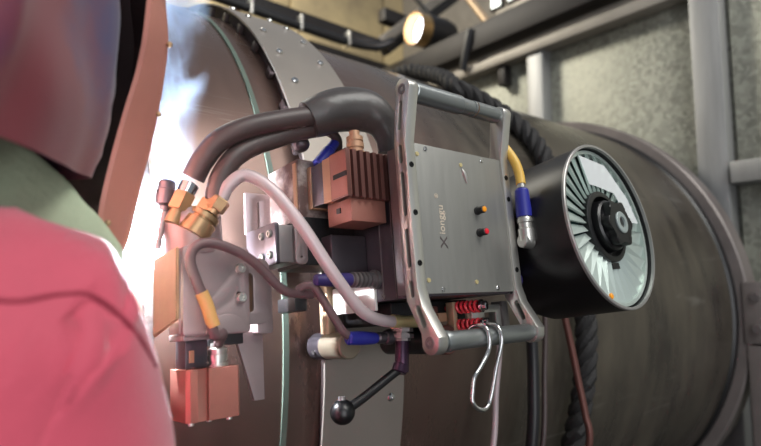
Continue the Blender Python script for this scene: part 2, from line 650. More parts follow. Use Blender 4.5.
# ------------------------------------------------------------------ things beyond the pipe
t = Thing('cable_rail', (1.0, .93, ZA + 1.2), 'dark horizontal rail with a black conduit clipped below it, behind the pipe top', 'rail', WF, 1)
t.part(MB().box((0.2, 1.66), (.93, .97), (ZA + 1.245, ZA + 1.30), .004), 'rail_bar', M['darksteel'])
t.part(MB().tube([(0.2, .91, ZA + 1.222), (0.8, .91, ZA + 1.222), (1.2, .91, ZA + 1.216), (1.45, .91, ZA + 1.218), (1.60, .91, ZA + 1.24), (1.72, .91, ZA + 1.30)], .021, 8), 'conduit', M['blackrubber'])
for x in (.93, 1.17, 1.43):
    t.part(MB().box((x - .006, x + .006), (.885, .935), (ZA + 1.19, ZA + 1.262), .002), 'clip', M['alu'])
t = Thing('diagonal_beam', (1.7, .95, ZA + 1.25), 'dark diagonal roof beam rising to the right beside the spot lamp', 'beam', WF, 1)
a, b = Vector((1.68, .95, ZA + 1.27)), Vector((2.35, .95, ZA + 1.86))
dd = (b - a).normalized()
pp = Vector((-dd.z, 0, dd.x))
t.part(MB().prism([(0, -.045), ((b - a).length, -.045), ((b - a).length, .0), (0, .0)], lambda q, r_, s_: a + dd * q + pp * r_ + Vector((0, s_, 0)), -.03, .03, .004), 'lower_flange', M['blackrubber'])
t.part(MB().prism([(0, .003), ((b - a).length, .003), ((b - a).length, .05), (0, .05)], lambda q, r_, s_: a + dd * q + pp * r_ + Vector((0, s_, 0)), -.02, .02, .004), 'upper_flange', M['greysteel'])
single(MB().box((.895, .921), (.985, 1.01), (0, 3.4), .003), 'upright_bar', M['tan'], (.908, 1.0, 0), 'thin tan upright bar behind the bolted band at the top', 'bar', WF, 1)
single(MB().cyl((1.735, .43, ZA + 1.36), (1.735, .298, ZA + 1.165), .017, seg=14, c=.003), 'brace_tube', M['tanplate'], (1.735, .3, ZA + 1.165), 'pale tan brace tube slanting down to the dark rail', 'tube', WF, 1)
single(MB().tube([(1.685, .36, ZA + 1.15), (1.683, .372, ZA + 1.10), (1.685, .395, ZA + 1.03), (1.69, .41, ZA + .985)], .017, 5, 10), 'hanging_strap', M['blackrubber'], (1.685, .37, ZA + 1.1), 'black strap hanging over the rail left of the posts', 'strap', WF, 1)
single(MB().box((XW + .005, XW + .05), (.215, .252), (ZA + .88, ZA + .962), .003), 'stub_bracket', M['darksteel'], (XW + .03, .235, ZA + .96), 'short grey stub bracket under the pale top rail', 'bracket', WF, 1)
tl = Thing('spot_lamp', (1.76, .76, ZA + 1.32), 'black cylindrical spot lamp with glowing white face and bronze reflector', 'lamp', WF, 1)
ax = Vector((1, -.12, .06)).normalized()
c0 = Vector((1.755, .76, ZA + 1.318))
ax = Vector((1, -.1, .05)).normalized()
tl.part(MB().lathe(c0, ax, [(.036, .078), (.036, .082), (.15, .082), (.20, .07), (.24, .03), (.24, .001)], 28), 'housing', M['black'])
tl.part(MB().lathe(c0 - ax * .03, ax, [(.0, .080), (.065, .080), (.065, .074), (.0, .077)], 28, loop=True), 'reflector', M['bronze'])
tl.part(MB().lathe(c0 + ax * .03, ax, [(.0, .001), (.0, .072), (.004, .072), (.004, .001)], 28), 'lens', M['lamp'])
tl.part(MB().cyl(c0 + ax * .1 + Vector((0, 0, .07)), c0 + ax * .1 + Vector((.02, .19, .30)), .012), 'bracket', M['black'])

# ------------------------------------------------------------------ pipe
tp = Thing('steel_pipe', (.4, 0, ZA), 'huge dark scratched steel pipe running across the whole picture', 'pipe', WF, 1)
tp.part(MB().lathe((0, 0, ZA), (1, 0, 0), [(-1.4, .585), (-1.4, .6), (1.66, .6), (1.66, .585)], 220, loop=True), 'pipe_shell', M['pipe'])
tp.part(MB().lathe((0, 0, ZA), (1, 0, 0), [(.141, .5995), (.1435, .6015), (.147, .602), (.1505, .6015), (.153, .5995)], 160, loop=True), 'weld_bead', M['weld'], label='rough circular weld bead')
tp.part(MB().lathe((0, 0, ZA), (1, 0, 0), [(.2842, .599), (.2842, .6025), (.2907, .6025), (.2907, .599)], 160, loop=True), 'edge_strip', M['green'], label='pale green strip around pipe')
tf = Thing('pipe_flange', (1.63, 0, ZA - .6), 'grey ring flange around the far right end of the pipe', 'flange', WF, 1)
tf.part(MB().lathe((0, 0, ZA), (1, 0, 0), [(1.60, .601), (1.60, .630), (1.604, .634), (1.665, .634), (1.665, .601)], 160, loop=True), 'ring', M['flange'])
tf.part(MB().lathe((0, 0, ZA), (1, 0, 0), [(1.575, .5995), (1.58, .606), (1.6005, .607), (1.6005, .5995)], 160, loop=True), 'shade_ring', M['hub'])  # black ring standing in for the shadow line beside the flange
tf.part(MB().box((1.594, 1.67), (-.672, -.618), (ZA - .068, ZA + .088), .005), 'clamp_ear', M['flange'])
for z in (-.03, .05):
    tf.part(MB().cyl((1.594, -.648, ZA + z), (1.585, -.648, ZA + z), .011, seg=6), 'bolt', M['alu_dark'])
struct(MB().box((1.595, 1.665), (-.69, -.622), (0, ZA - .072), .005), 'trim_8', M['flange'])

# guide band round the pipe
tb = Thing('guide_band', (380, 0, 600), 'grey steel guide band with shiny bolts wrapped around the pipe', 'band')
tb.part(MB().lathe((0, 0, 0), (1, 0, 0), [(324, 618), (324, 621), (437, 621), (437, 618)], 200, loop=True), 'band_plate', M['band'])
tb.part(MB().lathe((0, 0, 0), (1, 0, 0), [(332, 600.4), (332, 618), (429, 618), (429, 600.4)], 160, loop=True), 'spacer_ring', M['banddark'])
mb = MB().box((-1, 5), (-7, 7), (-8, 5), 1)
tb.copies(mb, 'spacer_block', M['banddark'], [((324, 608.5 * math.sin(R(q)), 608.5 * math.cos(R(q))), Matrix.Rotation(-R(q), 3, 'X')) for q in [19 + 6.55 * k for k in range(12)]])
for xr in (348, 416):
    mb = MB().lathe((0, 0, 0), (0, 0, 1), [(0, 5.0), (1.8, 5.2), (3.4, 4.0), (3.7, 2.0), (2.4, 1.8), (2.4, .01)], 12)
    tb.copies(mb, 'bolt', M['chrome'], [((xr, 621 * math.sin(R(q)), 621 * math.cos(R(q))), Matrix.Rotation(-R(q), 3, 'X')) for q in [-9.9 + 6.55 * k for k in range(-1, 14)]])

# black rope sling over the pipe
tr = Thing('rope_sling', (737, 426, 441), 'thick black twisted rope slung over the pipe behind the handle', 'rope')
path = spline([(880, 610, -100), (865, 592, 180), (850, 545, 290), (815, 485, 382), (795, 440, 430), (822, 424, 446), (868, 378, 484), (885, 322, 525), (880, 262, 558), (862, 150, 604), (845, 0, 620), (830, -150, 604), (815, -300, 545), (800, -450, 425), (790, -560, 250), (785, -610, 0)], 14)
L_ = [0]
for a, b in zip(path, path[1:]):
    L_.append(L_[-1] + (b - a).length)
for k in range(3):
    pts = []
    for i, p in enumerate(path):
        a, b = path[max(i - 1, 0)], path[min(i + 1, len(path) - 1)]
        tt = (b - a).normalized()
        n1 = (Vector((1, 0, 0)) - tt * tt.x).normalized() if abs(tt.x) < .9 else (Vector((0, 0, 1)) - tt * tt.z).normalized()
        n1 = (p * Vector((0, 1, 1)).dot(Vector((1, 0, 0))) + Vector((0, p.y, p.z))).normalized()
        n1 = (n1 - tt * n1.dot(tt)).normalized()
        n2 = tt.cross(n1)
        q = L_[i] / 78 * 2 * PI + k * 2 * PI / 3
        pts.append(p + (n1 * math.cos(q) + n2 * math.sin(q)) * 9 + n1 * 4)
    tr.part(MB().tube(pts, 10.5, raw=True, seg=8), 'strand', M['rope'])

# ------------------------------------------------------------------ welding carriage: control box, handles, drive, clamp
tc = Thing('welding_carriage', (385, 0, 621), 'pipe welding carriage with grey control box and tubular handles on the guide band', 'welding machine')
tc.part(MB().box((327, 449), (-1, 139), (648, 776), 2), 'box_body', M['side'])
pn = tc.part(MB().box((326, 450), (1, 139.5), (776, 781), 1.0), 'front_panel', M['panel'], label='brushed steel front panel')
tc.copies(head_screw(2.3, 1.2, 1.2), 'screw', M['chrome'], [((x, u, 780.9), None) for x, u in ((341, 135.5), (420, 135), (348, 5), (424, 5))], parent=None)
tc.copies(MB().lathe((0, 0, 0), (0, 0, 1), [(0, 2.2), (.8, 2.0), (.8, .01)], 12), 'locating_pin', M['gold'], [((x, u, 781), None) for x, u in ((330, 129), (388, 126), (331, 13), (394, 11))])
for nm, u, m_, lb in (('orange_button', 81, 'orange', 'black knob with orange face'), ('red_button', 59, 'redbtn', 'black knob with red face')):
    kb = tc.part(MB().lathe((405, u, 781), (0, 0, 1), [(0, 4.2), (2, 4.2), (2.2, 3.6), (9, 3.6), (9.4, 3.0), (9.4, .01)], 18), 'button', M['black'], label=lb)
    tc.part(MB().lathe((405, u, 790.2), (0, 0, 1), [(0, 2.9), (1.2, 2.7), (1.7, 1.5), (1.7, .01)], 16), 'cap', M[m_], kb)


def text(s, size, f, th=.3):
    cu = D.curves.new('tmp', 'FONT')
    cu.body = s
    cu.size = size
    cu.extrude = th
    o = D.objects.new('tmp', cu)
    me = bpy.data.meshes.new_from_object(o)
    for v in me.vertices:
        v.co = f(v.co.x, v.co.y, v.co.z)
    m = MB()
    m.bm.from_mesh(me)
    D.objects.remove(o)
    D.curves.remove(cu)
    D.meshes.remove(me)
    return m


tc.part(text('X', 13, lambda a, b, t_: Vector((359 - b, 42 + a * 1.25, 781.1 + t_))), 'panel_lettering', M['text_dark'], pn, smooth=0)
tc.part(text('ionggu', 10.5, lambda a, b, t_: Vector((357 - b, 55 + a * 1.02, 781.1 + t_))), 'panel_lettering', M['engrave'], pn, smooth=0)
tc.part(text('®', 6, lambda a, b, t_: Vector((352 - b, 89 + a, 781.1 + t_))), 'panel_lettering', M['engrave'], pn, smooth=0)
tc.part(MB().tube([(389, 122, 781.3), (392, 116, 781.4), (394, 108, 781.3)], lambda q: .6 + 1.6 * math.sin(PI * min(1, q * .95 + .05)), 6, 8), 'scuff_mark', M['alu'], pn)

# handle side arms: slotted bent plates, one each side
def arm_profile():
    front = [(187, 794), (140, 782.5), (6, 782.5), (-10, 787), (-36, 803)]
    back = [(-32, 784), (-4, 769), (6, 768), (140, 768.5), (188, 776)]
    cap_b = [(-40 - 9.5 * math.sin(q), 793 + 9.5 * math.cos(q)) for q in [R(20 + 20 * k) for k in range(8)]]
    cap_t = [(187.5 + 9.5 * math.sin(q), 785 - 9.5 * math.cos(q)) for q in [R(10 + 20 * k) for k in range(9)]]
    return front[:] + cap_b + back + cap_t


def uslot(u0, u1, h0, h1, w):
    d = Vector((u1 - u0, h1 - h0))
    L = d.length
    ang = math.atan2(d.y, d.x)
    o = slot(0, 0, w, L)
    ca, sa = math.cos(ang - PI / 2), math.sin(ang - PI / 2)
    return [((u0 + u1) / 2 + x * ca - y * sa, (h0 + h1) / 2 + x * sa + y * ca) for x, y in o]


ARM_HOLES = [uslot(178, 150, 781.5, 776.5, 6.0), uslot(138, 119, 775.5, 775.5, 6.0), uslot(112, 70, 775.5, 775.5, 6.0),
             uslot(60, 24, 775.5, 775.5, 6.0), uslot(14, -2, 775.5, 776.5, 6.0), uslot(-8, -28, 780.5, 789.0, 6.5)]
for (x0, x1, lab) in ((314.5, 326, None), (449.5, 461, None)):
    am = tc.part(MB().plate(arm_profile(), ARM_HOLES if x0 < 400 else ARM_HOLES[1:], UH_X, x0, x1, .6), 'handle_arm', M['alu'])
    for u in ((117, 73, 28) if x0 < 400 else (120, 97, 23)):
        tc.part(MB().lathe(((x0 + x1) / 2 - .3, u, 782.9), (0, 0, 1), [(0, 2.7), (.7, 2.7), (.7, 1.7), (.2, 1.5), (.2, .01)], 12), 'screw', M['screw'], am)
    for u, h in ((187.5, 785), (-40, 793)):
        s_ = -1 if x0 < 400 else 1
        xx = x0 if s_ < 0 else x1
        tc.part(MB().lathe((xx - s_ * .5, u, h), (s_, 0, 0), [(0, 5.4), (1.3, 5.0), (1.3, 2.4), (.4, 2.2), (.4, .01)], 16), 'bar_screw', M['alu_dark'], am)
    # stiffener sheet on the box side just behind the slotted arm
    xs = (x0 + 6, x0 + 11.5) if x0 < 400 else (x0, x0 + 5.5)
    tc.part(MB().box(xs, (2, 139), (750, 767.5), .6), 'side_rail', M['alu_dark'])
tc.part(MB().lathe((325.5, 187.5, 785), (1, 0, 0), [(0, 6.5), (1.5, 6.5), (1.5, 9.0), (2.5, 9.6), (64, 9.6), (66, 8.2), (82, 8.0), (82, 8.6), (85, 8.6), (85, 7.4), (86.5, 7.4), (86.5, 8.6), (89, 8.6), (119, 8.6), (121, 7.4), (124.5, 7.4)], 28), 'upper_grip', M['bar'], label='thick stepped steel grip bar')
tc.part(MB().lathe((411.8, 187.5, 785), (1, 0, 0), [(0, 7.5), (0, 8.2), (2, 8.2), (2, 7.5)], 24), 'grip_ring', M['tan'])
tc.part(MB().lathe((325.5, -40, 793), (1, 0, 0), [(0, 7.2), (4, 7.2), (4, 9.0), (5, 9.3), (10, 9.3), (11, 8.3), (121, 8.3), (124.5, 7.2)], 28), 'lower_grip', M['bar'])

# left side of the box
tc.part(MB().lathe((327, 61, 664), (-1, 0, 0), [(0, 14), (5, 14), (6, 13), (6, 10.5), (1, 10), (1, .01)], 28), 'shaft_boss', M['copper_dark'])
tc.part(MB().box((323.5, 327), (-9, 18), (640, 712), .8), 'reflector_plate', M['bright'], label='bright polished plate')
tc.part(MB().plate(rrect(-42, 32, 622, 637, 5), [circle(-4, 629.5, 3), circle(-30, 629.5, 3)], UH_X, 318, 326, .8), 'screw_plate', M['tanplate'])
for u, h in ((2, 722), (2, 748), (132, 742)):
    tc.part(MB().lathe((327, u + 2, h), (-1, 0, 0), [(0, 2.6), (.8, 2.4), (.8, 1.3), (.2, 1.2), (.2, .01)], 12), 'screw', M['alu_dark'])
for h in (722, 741):
    tc.part(MB().box((326.2, 327.2), (0, 138), (h, h + 1.2)), 'side_seam', M['alu_dark'])
gl = tc.part(MB().lathe((327, 21, 712), (-1, 0, 0), [(0, 9.5), (4, 9.5), (4, 7.2), (6, 7.2)], 20), 'cable_gland', M['alu_dark'])
for k in range(5):
    tc.part(MB().lathe((321 - k * 5, 21, 712), (-1, 0, 0), [(0, 5.6), (.6, 7.6), (3, 7.6), (3.6, 5.6), (5, 5.6)], 20), 'gland_ring', M['alu_dark'], gl)
tc.part(MB().lathe((296, 21, 712), (-1, 0, 0), [(0, 6.0), (2, 6.6), (24, 6.3), (38, 4.8), (40, .5)], 18), 'gland_boot', M['violet'], gl, label='dark violet rubber boot')

# drive motor with finned rear cap
def comb(x0, x1, h0, h1, n, d):
    o = [(x0, h0), (x1, h0)]
    p = (x1 - x0) / (2 * n - 1)
    for k in range(n):
        xr = x1 - 2 * k * p
        o += [(xr, h1), (xr - p * 1.05, h1)]
        if k < n - 1:
            o += [(xr - p * 1.15, h1 - d), (xr - 2 * p, h1 - d)]
    return o


dm = tc.part(MB().box((277, 326), (94, 137), (712, 720), .8), 'drive_motor', M['copper'])
tc.part(MB().prism(comb(276, 327, 718, 745, 7, 5.0), XH_U, 93, 138, .4), 'finned_cap', M['copper_dark'], dm)
tc.part(MB().box((275.4, 281), (94.5, 137), (719, 744.5), .6), 'cap_side', M['copper'], dm)
tc.part(MB().box((274.8, 276.2), (112, 116.5), (724, 744.8)), 'slot', M['screw'], dm)
tc.part(MB().box((276.5, 326), (94, 137), (704, 719), .6), 'mid_flange', M['tan'], dm)
tc.part(MB().box((277, 326), (95, 136), (683, 704.2), .6), 'motor_body', M['side'], dm)
tc.part(MB().box((276.5, 326), (94, 137), (676, 683.2), .6), 'rear_flange', M['tan'], dm)
tc.part(MB().box((283, 324), (72, 95), (700, 738), 1.0), 'terminal_box', M['copper'], dm)
tc.part(MB().box((282, 283.5), (82, 87), (716, 722)), 'latch', M['screw'], dm)
tc.part(MB().lathe((297, 137, 732), (0, 1, 0), [(0, 9), (3, 9), (3, 7.4), (7, 7.4), (7, 8.4), (12, 8.4), (12, 7), (14, 7), (14, 8), (18, 8), (18, 5), (24, 5)], 24), 'cable_gland', M['tan'], dm)
tc.part(MB().box((266, 327), (84, 146), (612, 676), 1.5), 'gearbox', M['rusty'], label='scuffed gearbox block')
tc.part(MB().box((264.6, 267), (88, 142), (668, 674), .4), 'gearbox_edge', M['tan'])
# slide and coupling between box and torch arm
tc.part(MB().box((268, 327), (38, 86), (622, 682), 2.5), 'slide_body', M['black'])
tc.part(MB().box((266, 280), (-4, 10), (624, 660), 2), 'slide_column', M['black'])
tc.part(MB().box((285, 327), (28, 66), (682, 700), 2), 'slide_cover', M['side'])

# underside: rollers, clamp lever, spring clamp
rl = tc.part(MB().lathe((324, -41, 604), (0, 0, 1), [(0, 10), (2, 14.5), (22, 14.5), (23, 13.6)], 28), 'drive_roller', M['side'])
tc.part(MB().lathe((324, -41, 627), (0, 0, 1), [(0, 13.8), (38, 13.8), (39.5, 12.5), (39.5, .01)], 28), 'roller_barrel', M['barrel'], rl)
for q in (60, 200, 300):
    tc.part(MB().cyl((324 + 14 * math.cos(R(q)), -41 + 14 * math.sin(R(q)), 619), (324 + 16.6 * math.cos(R(q)), -41 + 16.6 * math.sin(R(q)), 619), 2.2, seg=10), 'set_screw', M['alu_dark'], rl)
rl = tc.part(MB().lathe((394, -42, 640), (0, 0, 1), [(0, 9), (4, 14), (88, 14), (90, 13)], 28), 'idle_roller', M['black'])
tc.part(MB().lathe((394, -42, 729), (0, 0, 1), [(0, 14.6), (7, 14.6), (8, 13.6), (8, .01)], 28), 'roller_cap', M['copper_dark'], rl)
tc.part(MB().box((340, 450), (-24, -2), (632, 716), 2), 'under_frame', M['black'])
lv = tc.part(MB().cyl((356, -62, 706), (352, -70, 706), 7.5, seg=20, c=1), 'clamp_lever', M['spindle'])
tc.part(MB().cyl((360, -36, 706), (356, -70, 706), 7.0, seg=20, c=.8), 'lever_spindle', M['spindle'], lv)
tc.part(MB().lathe((361, -27, 706), (-.1, -1, 0), [(0, 11), (4, 11), (4, 8), (6, 8), (6, 11.5), (10, 11.5), (10, 8.5), (13, 8.5)], 8), 'clamp_nut', M['alu_dark'], lv)
tc.part(MB().tube([(356, -66, 706), (345, -71, 704), (310, -89, 700), (292, -96, 699)], 4.4, 4, 18), 'lever_rod', M['black'], lv)
tc.part(MB().ball((288, -97.5, 699), 11.4, 24), 'lever_knob', M['hub'], lv, label='black ball knob')
tc.part(MB().lathe((288, -87, 699), (0, 1, 0), [(0, 4), (3, 3.6), (3, .01)], 14), 'knob_stud', M['alu_dark'], lv)

sp = tc.part(MB().box((403, 409), (-37, -5), (728, 738), 1), 'spring_post', M['tanplate'])
for u in (-11, -29):
    pts = []
    for k in range(101):
        q = k / 100
        pts.append((411.5 + 9 * q + 5.2 * math.cos(q * 10 * PI), u + 5.2 * math.sin(q * 10 * PI), 737 + 22 * q))
    tc.part(MB().tube(pts, 1.5, raw=True, seg=8), 'spring', M['redspring'], sp, label='red coil spring')
    tc.part(MB().cyl((407, u, 724), (423, u, 762), 2.6, seg=12), 'spring_rod', M['redspring'], sp)
    tc.part(MB().lathe((421, u, 759), (.36, 0, .93), [(0, 6.6), (2.6, 6.6), (2.6, 4.8), (6.5, 4.8), (7.2, 4), (7.2, .01)], 16), 'spring_nut', M['chrome'], sp)
tc.part(MB().plate(rrect(416, 466, -37, -11, 3), [rrect(434, 453, -30, -17, 1)], XY, 742, 752, .8), 'window_bracket', M['alu'])
tc.part(MB().box((460, 470), (-40, -7), (740, 755), 1), 'bracket_end', M['alu_dark'])
tc.part(MB().box((376, 392), (-32, -8), (716, 728), 1.5), 'clamp_block', M['copper_dark'])
tc.part(MB().box((388, 400), (-24, -15), (722, 732), 1), 'clamp_link', M['tan'])
tc.part(MB().cyl((444, -26, 700), (520, -26, 700), 3, seg=10), 'clamp_pin', M['black'])

# ------------------------------------------------------------------ wire spool
az, el = .03, .08
SN = Vector((math.sin(az) * math.cos(el), math.sin(el), math.cos(az) * math.cos(el)))
S0 = Vector((560, 65.83, 837.65))
E1 = Vector((0, 1, 0)).cross(SN).normalized()
E2 = SN.cross(E1)
SR = lambda a, r, d: S0 + SN * d + (E1 * math.cos(a) + E2 * math.sin(a)) * r
ts = Thing('wire_spool', tuple(S0 - SN * 108), 'round black wire spool drum with silver vanes, right of the control box', 'wire spool')
ts.part(MB().lathe(S0, SN, [(-1, 90.3), (-3, 92.2), (-88, 90), (-101, 85), (-107, 74), (-108, 40), (-104, 38), (-103, 70), (-96, 82), (-86, 87), (-3, 89.6)], 72, loop=True), 'casing', M['casing'])
ts.part(MB().lathe(S0, SN, [(-3.2, 89.4), (-3.2, 92.4), (-.6, 92.4), (0, 91.6), (0, 89.4)], 72, loop=True), 'casing_rim', M['rim'], label='thin light grey rim')
ts.part(MB().lathe(S0, SN, [(-22, 30), (-22, 87.5), (-18, 87.5), (-18, 30)], 60, loop=True), 'backing_disc', M['teal'])
ts.part(MB().lathe(S0, SN, [(-18, 84), (-18, 88), (-7, 88), (-7, 84)], 60, loop=True), 'disc_rim', M['vane'])
nv = 30
v0 = MB()
for (r0, r1, a0, a1) in ((39, 84.5, 0.0, 2 * PI / nv * .83),):
    P = lambda a, r, d: (E1 * math.cos(a) + E2 * math.sin(a)) * r + SN * d
    q = [P(a0, r0, -16.4), P(a0, r1, -16.2), P(a1, r1, -11.4), P(a1, r0, -12.2)]
    q2 = [p + SN * 3.2 for p in q]
    vv = [v0.bm.verts.new(p) for p in q + q2]
    for f_ in ((3, 2, 1, 0), (4, 5, 6, 7), (0, 1, 5, 4), (1, 2, 6, 5), (2, 3, 7, 6), (3, 0, 4, 7)):
        v0.bm.faces.new([vv[i] for i in f_])
ts.copies(v0, 'vane', M['vane'], [(tuple(S0), Matrix.Rotation(2 * PI * k / nv, 3, SN)) for k in range(nv)])
ts.part(MB().lathe(S0, SN, [(-20, 40), (-7, 40), (-6, 38), (-6, 34), (-17, 33), (-17, 30), (-2, 28), (0, 26), (0, .01)], 40), 'hub', M['hub'])
kn = MB()
o_ = []
for k in range(72):
    q = 2 * PI * k / 72
    o_.append((q, 23.5 + 3.6 * math.cos(6 * q)))
kn.prism(o_, lambda q, r_, d: SR(q, r_, d), 0, 9, 1.6)
kb = ts.part(kn, 'star_knob', M['hub'])
ts.part(MB().lathe(S0 + SN * 8.6, SN, [(0, 5.5), (0, 12), (1.6, 12), (2.2, 11), (2.2, 6.3), (-.2, 5.6)], 28, loop=True), 'washer', M['washer'], kb)
ts.part(MB().prism([(R(283), 41), (R(283), 48), (R(262), 48), (R(262), 41)], lambda q, r_, d: SR(q, r_, d), -18, -8, .6), 'tab', M['hub'])
ts.part(MB().prism([(R(95), 46), (R(50), 54), (R(8), 58), (R(6), 79), (R(30), 76), (R(70), 79), (R(110), 84), (R(112), 50)], lambda q, r_, d: SR(q, r_, d), -7.2, -6.8), 'plastic_film', M['film'], label='translucent plastic film', smooth=0)
ts.part(MB().lathe(SR(R(252), 80, -9), SN, [(0, 3.4), (2, 3.2), (2.8, 2), (2.8, .01)], 14), 'amber_stud', M['orange'], label='small amber stud')
ts.part(MB().cyl(S0 - SN * 100, S0 - SN * 118 + Vector((-60, -20, 0)), 12), 'spool_bracket', M['black'])

# ------------------------------------------------------------------ torch head on its bracket
th = Thing('torch_head', (185, 0, 640), 'welding torch head with brass hose fittings, grey plates and bright arc', 'welding torch')
th.part(MB().plate(rrect(150, 206, -20, 52, 3) , [circle(197, 36, 3.0), circle(197, 12, 3.0)], XY, 672, 686, .8), 'holder_plate', M['plate'])
th.part(MB().plate(rrect(196, 231, -13, 44, 8), [uslot(213, 30, 0, 0, 3) if False else slot(212, 14, 8, 36)], XY, 664, 676, .8), 'slotted_plate', M['plate'])
th.part(MB().box((208, 216), (-6, 33), (662, 666), 1), 'yellow_strip', M['yellow_label'], label='yellow strip behind slot')
th.copies(MB().lathe((0, 0, 0), (0, 0, 1), [(0, 4.3), (4, 4.3), (5, 3.6), (5, 2.2), (2.5, 2.0), (2.5, .01)], 14), 'plate_screw', M['alu'], [((198, 34, 686), None), ((198, 9, 686), None)])
th.part(MB().prism([(185 + 18 * math.cos(R(q)), -20 + 16 * math.sin(R(q))) for q in range(0, 181, 15)], XY, 686, 689, .8), 'arched_boss', M['plate'])
# bead blasted cover at the left, turned a little toward the pipe
c4 = [(147, 52, 686), (138.5, 45, 652), (138.5, -20, 652), (147, -7, 686)]
m_ = MB()
nrm = Vector((-.97, 0, .24)) * 3
vv = [m_.bm.verts.new(Vector(p)) for p in c4] + [m_.bm.verts.new(Vector(p) + nrm) for p in c4]
for f_ in ((0, 1, 2, 3), (7, 6, 5, 4), (0, 4, 5, 1), (1, 5, 6, 2), (2, 6, 7, 3), (3, 7, 4, 0)):
    m_.bm.faces.new([vv[i] for i in f_])
bmesh.ops.bevel(m_.bm, geom=list(m_.bm.edges), offset=1.2, segments=2, affect='EDGES')
th.part(m_, 'side_cover', M['tanplate'], label='tan bead blasted side cover')
th.part(MB().box((148, 156), (-18, 50), (655, 680), 1), 'spacer', M['plate'])
th.part(MB().lathe((167, 48, 664), (-.08, 1, 0), [(0, 24), (34, 25), (38, 23), (40, 18), (40, .01)], 32), 'torch_body', M['plate'])
th.part(MB().box((146, 176), (40, 84), (645, 668), 2), 'torch_block', M['plate'])
th.part(MB().lathe((160, 62, 652), (Vector((148, 70, 612)) - Vector((160, 62, 652))), [(0, 13), (8, 12), (16, 9), (21, 7), (21, 4.5), (16, 4)], 24), 'gas_cup', M['tan'])
th.part(MB().cyl((153.5, 66, 636), (147.5, 71, 625), 1.4, .4, seg=10), 'electrode', M['alu_dark'])
th.part(MB().box((158, 168), (65.5, 90), (619.5, 646), 1.2), 'arc_light_blocker', M['plate'])  # added block that keeps arc light off the link plate and gearbox
d1 = Vector((15, 36, 2)).normalized()
p1 = Vector((145, 76, 677))
ft = th.part(MB().lathe(p1, d1, [(-4, 6.5), (8, 6.5), (9, 8)], 20), 'gas_fitting', M['brass'])
th.part(MB().lathe(p1, d1, [(8, 9.0), (9, 9.6), (23, 9.6), (24, 9.0)], 6, rot=.3), 'hex_nut', M['brass'], ft)
th.part(MB().lathe(p1, d1, [(24, 7.5), (33, 8.5), (34, 7)], 20), 'ferrule', M['chrome'], ft)
d2 = Vector((22, 36, 6)).normalized()
p2 = Vector((162, 68, 682))
ft = th.part(MB().lathe(p2, d2, [(-6, 13.5), (7, 13.5), (8, 12.5), (8, 11), (10, 11), (10, 13), (14, 13), (15, 12), (15, 9)], 28), 'power_fitting', M['brass'])
th.part(MB().lathe(p2, d2, [(15, 10.2), (16, 11), (25, 11), (26, 10.2)], 6, rot=.2), 'hex_nut', M['brass'], ft)
d3 = Vector((15, 23, 8)).normalized()
p3 = Vector((171, 80, 692))
ft = th.part(MB().lathe(p3, d3, [(0, 6), (4, 6)], 20), 'water_fitting', M['brass'])
th.part(MB().lathe(p3, d3, [(4, 8.2), (5, 8.8), (14, 8.8), (15, 8)], 6), 'hex_nut', M['brass'], ft)
cp = th.part(MB().lathe((140, 84, 668), (.1, 1, 0), [(0, 4), (4, 4.6), (6, 7.4), (10, 8.0), (18, 8.0), (19, 7), (25, 7), (27, 5.8), (27, .01)], 24), 'adjuster_cap', M['side'])
th.part(MB().cyl((141, 86, 668), (136, 52, 664), 2.6, seg=12), 'adjuster_rod', M['alu_dark'], cp)
# small motor below
mo = th.part(MB().prism([(154, 640), (200, 640), (200, 676), (197, 680), (172, 680), (172, 675), (163, 675), (163, 680), (157, 680), (154, 677)], XH_U, -88, -47, .8), 'small_motor', M['copper'], label='copper coloured small motor')
th.copies(MB().lathe((0, 0, 0), (0, -1, 0), [(0, 2.4), (2.4, 2.4), (3, 1.8), (3, .01)], 12), 'foot_screw', M['alu'], [((x, -88, h), None) for x, h in ((160, 672), (192, 672), (178, 664), (194, 650))], mo)
th.part(MB().lathe((186, -47.5, 664), (0, 1, 0), [(0, 9), (3, 9), (3, 7), (5, 7), (5, 8.4), (10, 8.4), (10, 7.4), (13, 8.2), (15, 8.2), (16, 6), (20, 5.6)], 24), 'cable_gland', M['alu'], mo)
th.part(MB().box((157, 176), (-47, -18), (644, 668), 1.2), 'motor_bracket', M['side'])
th.part(MB().box((160, 164), (-42, -32), (667.5, 670), .4), 'terminal', M['tan'])
th.part(MB().box((150, 176), (-24, -19), (648, 684), 1), 'lower_lip', M['plate'])
th.part(MB().box((180, 212), (-30, -16), (632, 660), 1.2), 'lower_bracket', M['black'])
# link to the slide
lk = th.part(MB().box((240, 266), (41, 77), (622, 680), 1.6), 'link_block', M['alu_dark'])
th.part(MB().plate(rrect(40, 78, 620, 681, 2), [], UH_X, 236, 240, .8), 'link_plate', M['side'], lk)
th.copies(MB().lathe((0, 0, 0), (0, 0, 1), [(0, 3.6), (2, 3.6), (2.6, 3), (2.6, 1.9), (.8, 1.7), (.8, .01)], 14), 'link_screw', M['alu'], [((236, u, h), TO_NX) for u in (49, 69) for h in (655, 671)], lk)
th.part(MB().plate(rrect(256, 268, 40, 79, 4), [circle(262, 46, 1.8), circle(262, 73, 1.8)], XY, 680, 684, .8), 'link_cover', M['plate'], lk)
th.part(MB().plate(rrect(238, 270, 78.5, 122, 1), [slot(252, 98, 3.0, 32)], XY, 612, 616, .6), 'slotted_sheet', M['plate'])
th.part(MB().plate(rrect(226, 240, -22, 36, 2), [], XY, 640, 662, .8), 'upright_strap', M['plate'])
th.part(MB().prism([(208, -20), (236, -20), (236, -82), (226, -82)], XY, 644, 650, .6), 'taper_bracket', M['plate'])

